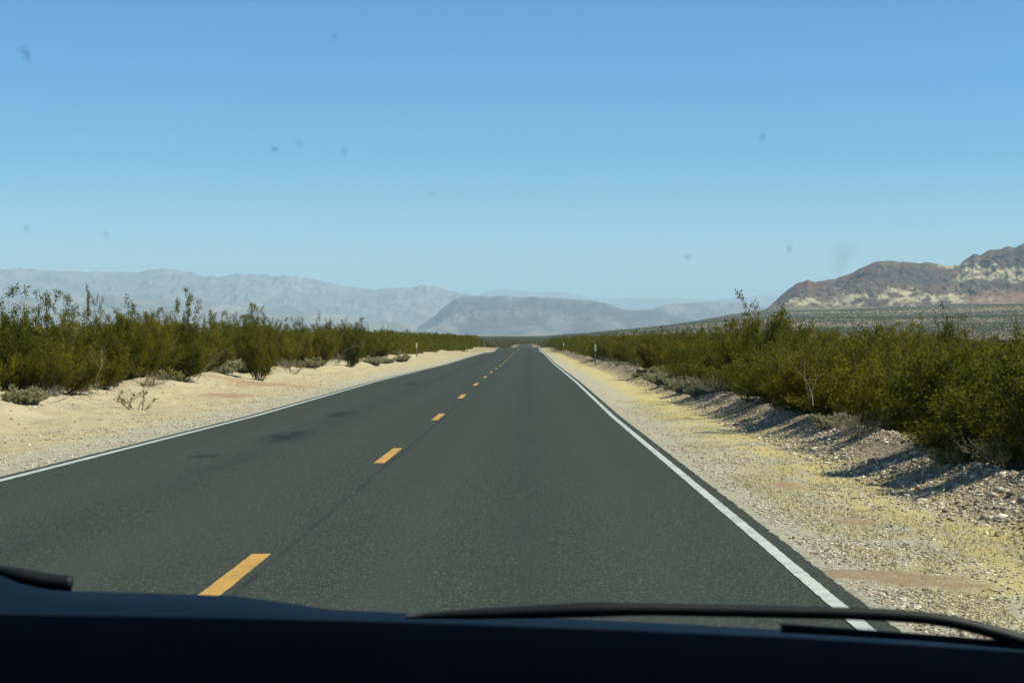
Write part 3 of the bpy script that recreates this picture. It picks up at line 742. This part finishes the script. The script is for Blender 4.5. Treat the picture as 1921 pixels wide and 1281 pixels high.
for sx in (-1, 1):
    zt = ZBn[:, -1 if sx > 0 else 0]
    zz = np.linspace(0, 1, 8); Yg, T = np.meshgrid(ysb, zz)
    Zg = zt[None]*(1-T)+.55*T; Xg = sx*(.80+.05*np.sin(T*math.pi*.6))
    cut = (np.hypot(Yg-1.72, Zg-.33) < .39)
    Zg = np.where(cut, .33+np.sqrt(np.maximum(.39**2-(Yg-1.72)**2, 0)), Zg)
    obj_np('front_wing', np.stack([Xg, Yg, Zg], -1).reshape(-1, 3), grid_faces(*Xg.shape), M_paint, car, smooth=True)
    d = bevel_box('door', (sx*.81, .38, .78), (.06, 1.22, .80), M_paint, car, .02)
    bevel_box('door_handle', (sx*.85, -.1, .98), (.03, .16, .03), M_rub, d, .008)
    bevel_box('rear_wing', (sx*.81, -1.0, .80), (.06, 1.5, .78), M_paint, car, .02)
    bevel_box('headlight', (sx*.60, 2.17, .80), (.32, .07, .13), M_lamp, car, .025)
    V, F = tubes(np.array([[(sx*.735, 1.02, 1.17), (sx*.70, .80, 1.38), (sx*.66, .58, 1.56), (sx*.62, .36, 1.735)]]), np.full((1, 4), .028), 8)
    obj_np('windscreen_pillar', V, F, M_paint, car, smooth=True)
    V, F = tubes(np.array([[(sx*.78, -.35, 1.15), (sx*.70, -.38, 1.45), (sx*.62, -.40, 1.735)]]), np.full((1, 3), .035), 8)
    obj_np('door_pillar', V, F, M_paint, car, smooth=True)
    for yw in (1.72, -1.0):
        a = np.linspace(0, 2*math.pi, 41)[:-1]
        prof = [(.20, -.085), (.29, -.10), (.32, -.075), (.325, 0), (.32, .075), (.29, .10), (.20, .085)]
        V = np.array([[(sx*.74+x, yw+r_*math.cos(t_), .337+r_*math.sin(t_)) for t_ in a] for r_, x in prof]).reshape(-1, 3)
        n_ = len(a); i = np.arange(len(prof)-1)[:, None]*n_+np.arange(n_)[None]; j = np.arange(len(prof)-1)[:, None]*n_+(np.arange(n_)+1)[None] % n_
        wheel = obj_np('wheel', V, np.stack([i, j, j+n_, i+n_], -1).reshape(-1, 4), M_tyre, car, smooth=True)
        prof = [(.205, .06*sx), (.15, .04*sx), (.06, .065*sx), (.001, .07*sx)]
        V = np.array([[(sx*.74+x, yw+(r_*(1 if k_ % 8 else .9))*math.cos(t_), .337+r_*math.sin(t_)) for k_, t_ in enumerate(a)] for r_, x in prof]).reshape(-1, 3)
        i = np.arange(3)[:, None]*n_+np.arange(n_)[None]; j = np.arange(3)[:, None]*n_+(np.arange(n_)+1)[None] % n_
        obj_np('rim', V, np.stack([i, j, j+n_, i+n_], -1).reshape(-1, 4), M_rim, wheel, smooth=True)
bevel_box('bumper', (0, 2.20, .50), (1.62, .16, .36), M_paint, car, .06, seg=3)
bevel_box('grille', (0, 2.185, .80), (.84, .05, .12), M_rub, car, .02)
bevel_box('roof', (0, -.62, 1.765), (1.30, 2.0, .05), M_paint, car, .024, seg=3)
bevel_box('headliner', (0, -.62, 1.733), (1.24, 1.9, .012), M_roofin, car, .004)
bevel_box('car_floor', (0, -.3, .34), (1.45, 2.8, .05), M_roofin, car, .02)
bevel_box('tailgate', (0, -1.72, .95), (1.5, .06, .95), M_paint, car, .025)
# dashboard: a hood rising towards the driver, then falling to the glass
DS = np.array([(-2600, 1150), (0, 1152), (400, 1158), (800, 1168), (1200, 1183), (1500, 1196), (1921, 1222), (4500, 1300)], float)
xs = np.linspace(-.70, .70, 141)
prof = [(.50, -.36), (.56, -.22), (.60, -.13), (.640, -.07), (.665, -.028), (.68, -.008), (.69, 0), (.72, -.007), (.78, -.02), (.88, -.055), (.99, -.10)]
XB = np.repeat(xs[None], len(prof), 0); YB = np.array([p[0] for p in prof])[:, None]+0*XB
zt = CAMZ-(np.interp(CX+xs/.69*FPX, DS[:, 0], DS[:, 1])-HY)/FPX*.69
ZD = zt[None]+np.array([p[1] for p in prof])[:, None]
obj_np('dashboard', np.stack([XB, YB, ZD], -1).reshape(-1, 3), grid_faces(*XB.shape), M_dash, car, smooth=True)
# windscreen
def gy(z): return 1.06-(z-1.2)*1.2
mg, nt, bs, out = new_mat('tinted_windscreen'); b = NB(nt)
tr = b.n('ShaderNodeBsdfTransparent'); tr.inputs[0].default_value = (.88, .95, .92, 1)
gl = b.n('ShaderNodeBsdfGlossy'); gl.inputs['Roughness'].default_value = .02
ms = b.n('ShaderNodeMixShader'); ms.inputs[0].default_value = .015; b.l(tr.outputs[0], ms.inputs[1]); b.l(gl.outputs[0], ms.inputs[2]); b.l(ms.outputs[0], out.inputs['Surface'])
nt.nodes.remove(bs)
zs = np.linspace(1.19, 1.735, 14); T, ZZ = np.meshgrid(np.linspace(-1, 1, 25), zs)
XG = T*np.interp(ZZ, [1.19, 1.735], [.725, .60]); YG = gy(ZZ)+.0*T
screen = obj_np('windscreen', np.stack([XG, YG, ZZ], -1).reshape(-1, 3), grid_faces(*XG.shape), mg, car, smooth=True)
def glass_pt(px, py, off=.002):
    k = (HY-py)/FPX; d = 1.0
    for _ in range(20): d = gy(CAMZ+k*d)
    d -= off
    return Vector(((px-CX)/FPX*d, d, CAMZ+k*d))
ms_, nt, bs, out = new_mat('dust_speck'); b = NB(nt)
tr = b.n('ShaderNodeBsdfTransparent'); bs.inputs['Base Color'].default_value = (.10, .12, .13, 1); bs.inputs['Roughness'].default_value = .9
m2 = b.n('ShaderNodeMixShader'); al = b.attr('a'); b.l(al, m2.inputs[0]); b.l(tr.outputs[0], m2.inputs[1]); b.l(bs.outputs[0], m2.inputs[2]); b.l(m2.outputs[0], out.inputs['Surface'])
def speck(px, py, rpx, alpha):
    c = glass_pt(px, py); r = rpx/FPX*c.y; a = np.linspace(0, 2*math.pi, 17)[:-1]
    e1 = np.array([1, 0, 0]); e2 = np.array([0, -1.2, 1]); e2 = e2/np.linalg.norm(e2)*1.35
    ring = [1+.25*math.sin(2*t+px)+.15*math.sin(3*t) for t in a]
    V = [np.array(c)]+[np.array(c)+r*q*s_*(e1*math.cos(t)+e2*math.sin(t)) for s_ in (.5, 1.0) for q, t in zip(ring, a)]
    F3 = np.array([(0, 1+i, 1+(i+1) % 16) for i in range(16)]); F4 = np.array([(1+i, 17+i, 17+(i+1) % 16, 1+(i+1) % 16) for i in range(16)])
    obj_np('dust_speck', np.array(V), [F3, F4], ms_, screen, attrs={'a': np.array([alpha]+[alpha*.6]*16+[0]*16)})
for q in ((48, 101, 14, .30), (516, 280, 7, .45), (562, 270, 9, .12), (646, 285, 9, .14), (1431, 256, 8, .28), (1481, 466, 8, .32), (1290, 483, 7, .30), (50, 428, 8, .25), (199, 440, 9, .14),
          (812, 365, 8, .12), (628, 70, 8, .10), (1582, 482, 34, .10), (1255, 632, 10, .22)): speck(*q)
# wipers
def wiper_tube(name, pts, rad, parent, sides=8):
    P = np.array([[P3d(*p) for p in pts]]); P[..., 1] += 0
    n_ = 40; t0 = np.linspace(0, 1, len(pts)); t1 = np.linspace(0, 1, n_)
    Pi = np.stack([np.interp(t1, t0, P[0, :, i]) for i in range(3)], -1)
    for _ in range(3): Pi[1:-1] = (Pi[:-2]+Pi[1:-1]*2+Pi[2:])/4
    Ri = np.interp(t1, t0, rad)
    V, F = tubes(Pi[None], Ri[None], sides)
    caps = [np.array([np.arange(sides)]), np.array([np.arange(sides)+(n_-1)*sides])]
    return obj_np(name, V, [F]+caps, M_rub, parent, smooth=True)
wr = wiper_tube('wiper', [(760, 1156, .94), (900, 1151, .94), (1000, 1147, .94), (1110, 1143, .94), (1200, 1142, .94), (1450, 1147, .94), (1600, 1150, .94), (1700, 1155, .94), (1770, 1162, .94), (1840, 1178, .94), (1921, 1202, .94), (2050, 1240, .94), (2300, 1262, .94)],
                [.0012, .0030, .0036, .0042, .0034, .0034, .0034, .0034, .0034, .0036, .004, .005, .006], car)
wr['label'] = 'curved black wiper arm lying across the right half of the windscreen base'
wiper_tube('wiper_blade', [(1465, 1177, .945), (1600, 1186, .945), (1750, 1196, .945), (1900, 1209, .945), (2050, 1222, .945)], [.0026, .0022, .002, .0022, .0024], wr)
wl = wiper_tube('wiper', [(-600, 1030, .93), (-200, 1052, .93), (0, 1068, .93), (40, 1080, .93), (90, 1090, .93), (134, 1094, .93)], [.004, .004, .0025, .0042, .0044, .0042], car)
wl['label'] = 'end of the black wiper at the left edge of the windscreen base'

# ------------------------------------------------------------------ air, sun, sky, camera
HZ = 7.4e-5
mh, nt, bs, out = new_mat('haze'); nt.nodes.remove(bs)
pv = nt.nodes.new('ShaderNodeVolumePrincipled'); pv.inputs['Density'].default_value = HZ
pv.inputs['Color'].default_value = (.60, .83, 1.0, 1); pv.inputs['Anisotropy'].default_value = .0
nt.links.new(pv.outputs[0], out.inputs['Volume'])
x0, x1, y0, y1, z0, z1 = -30000, 30000, -6000, 37000, -60, 1300
V = np.array([(x, y, z) for z in (z0, z1) for y in (y0, y1) for x in (x0, x1)], float)
F = np.array([(0, 2, 3, 1), (4, 5, 7, 6), (0, 1, 5, 4), (2, 6, 7, 3), (0, 4, 6, 2), (1, 3, 7, 5)])
tag(obj_np('haze', V, F, mh), 'thin pale blue haze over the valley', 'haze', kind='stuff')

SUN_EL, SUN_AZ = 52.0, 98.0       # degrees, azimuth measured clockwise from the road direction (+Y)
sd = Vector((math.sin(R(SUN_AZ))*math.cos(R(SUN_EL)), math.cos(R(SUN_AZ))*math.cos(R(SUN_EL)), math.sin(R(SUN_EL))))
sl = bpy.data.lights.new('sun', 'SUN'); sl.energy = 5.0; sl.angle = R(.53); sl.color = (1, .92, .76)
so = link(bpy.data.objects.new('sun', sl)); so.rotation_euler = sd.to_track_quat('Z', 'Y').to_euler()
w = bpy.data.worlds.new('World'); scene.world = w; w.use_nodes = True
nt = w.node_tree; nt.nodes.clear()
sky = nt.nodes.new('ShaderNodeTexSky'); sky.sky_type = 'NISHITA'; sky.sun_disc = False
sky.sun_elevation = R(SUN_EL); sky.sun_rotation = R(SUN_AZ); sky.altitude = 1000; sky.air_density = 1.0; sky.dust_density = .3; sky.ozone_density = 3.0
hs = nt.nodes.new('ShaderNodeHueSaturation'); hs.inputs['Hue'].default_value = .495; hs.inputs['Saturation'].default_value = 1.5
bg = nt.nodes.new('ShaderNodeBackground'); bg.inputs['Strength'].default_value = .083
wo = nt.nodes.new('ShaderNodeOutputWorld')
m1 = nt.nodes.new('ShaderNodeVectorMath'); m1.operation = 'SCALE'; m1.inputs['Scale'].default_value = .13
gm = nt.nodes.new('ShaderNodeGamma'); gm.inputs[1].default_value = 1.6
m2 = nt.nodes.new('ShaderNodeVectorMath'); m2.operation = 'SCALE'; m2.inputs['Scale'].default_value = 10
nt.links.new(sky.outputs[0], m1.inputs[0]); nt.links.new(m1.outputs[0], gm.inputs[0]); nt.links.new(gm.outputs[0], m2.inputs[0])
nt.links.new(m2.outputs[0], hs.inputs['Color']); nt.links.new(hs.outputs[0], bg.inputs[0]); nt.links.new(bg.outputs[0], wo.inputs[0])

cd = bpy.data.cameras.new('camera'); cam = link(bpy.data.objects.new('camera', cd)); scene.camera = cam
cd.sensor_width = 36; cd.lens = 36*FPX/1921; cd.clip_start = .05; cd.clip_end = 90000
cam.location = (0, 0, CAMZ); cam.rotation_euler = (R(90)+math.atan(2.5/FPX), 0, 0)
cd.dof.use_dof = True; cd.dof.focus_distance = 45; cd.dof.aperture_fstop = 32

vs = scene.view_settings; vs.view_transform = 'Standard'; vs.look = 'None'; vs.exposure = 0.6; vs.gamma = 1
c = scene.cycles
c.max_bounces = 6; c.diffuse_bounces = 2; c.glossy_bounces = 2; c.transmission_bounces = 2; c.transparent_max_bounces = 12; c.volume_bounces = 1
c.use_denoising = True; c.sample_clamp_indirect = 5
try: c.denoiser = 'OPENIMAGEDENOISE'
except Exception as e: print(e)
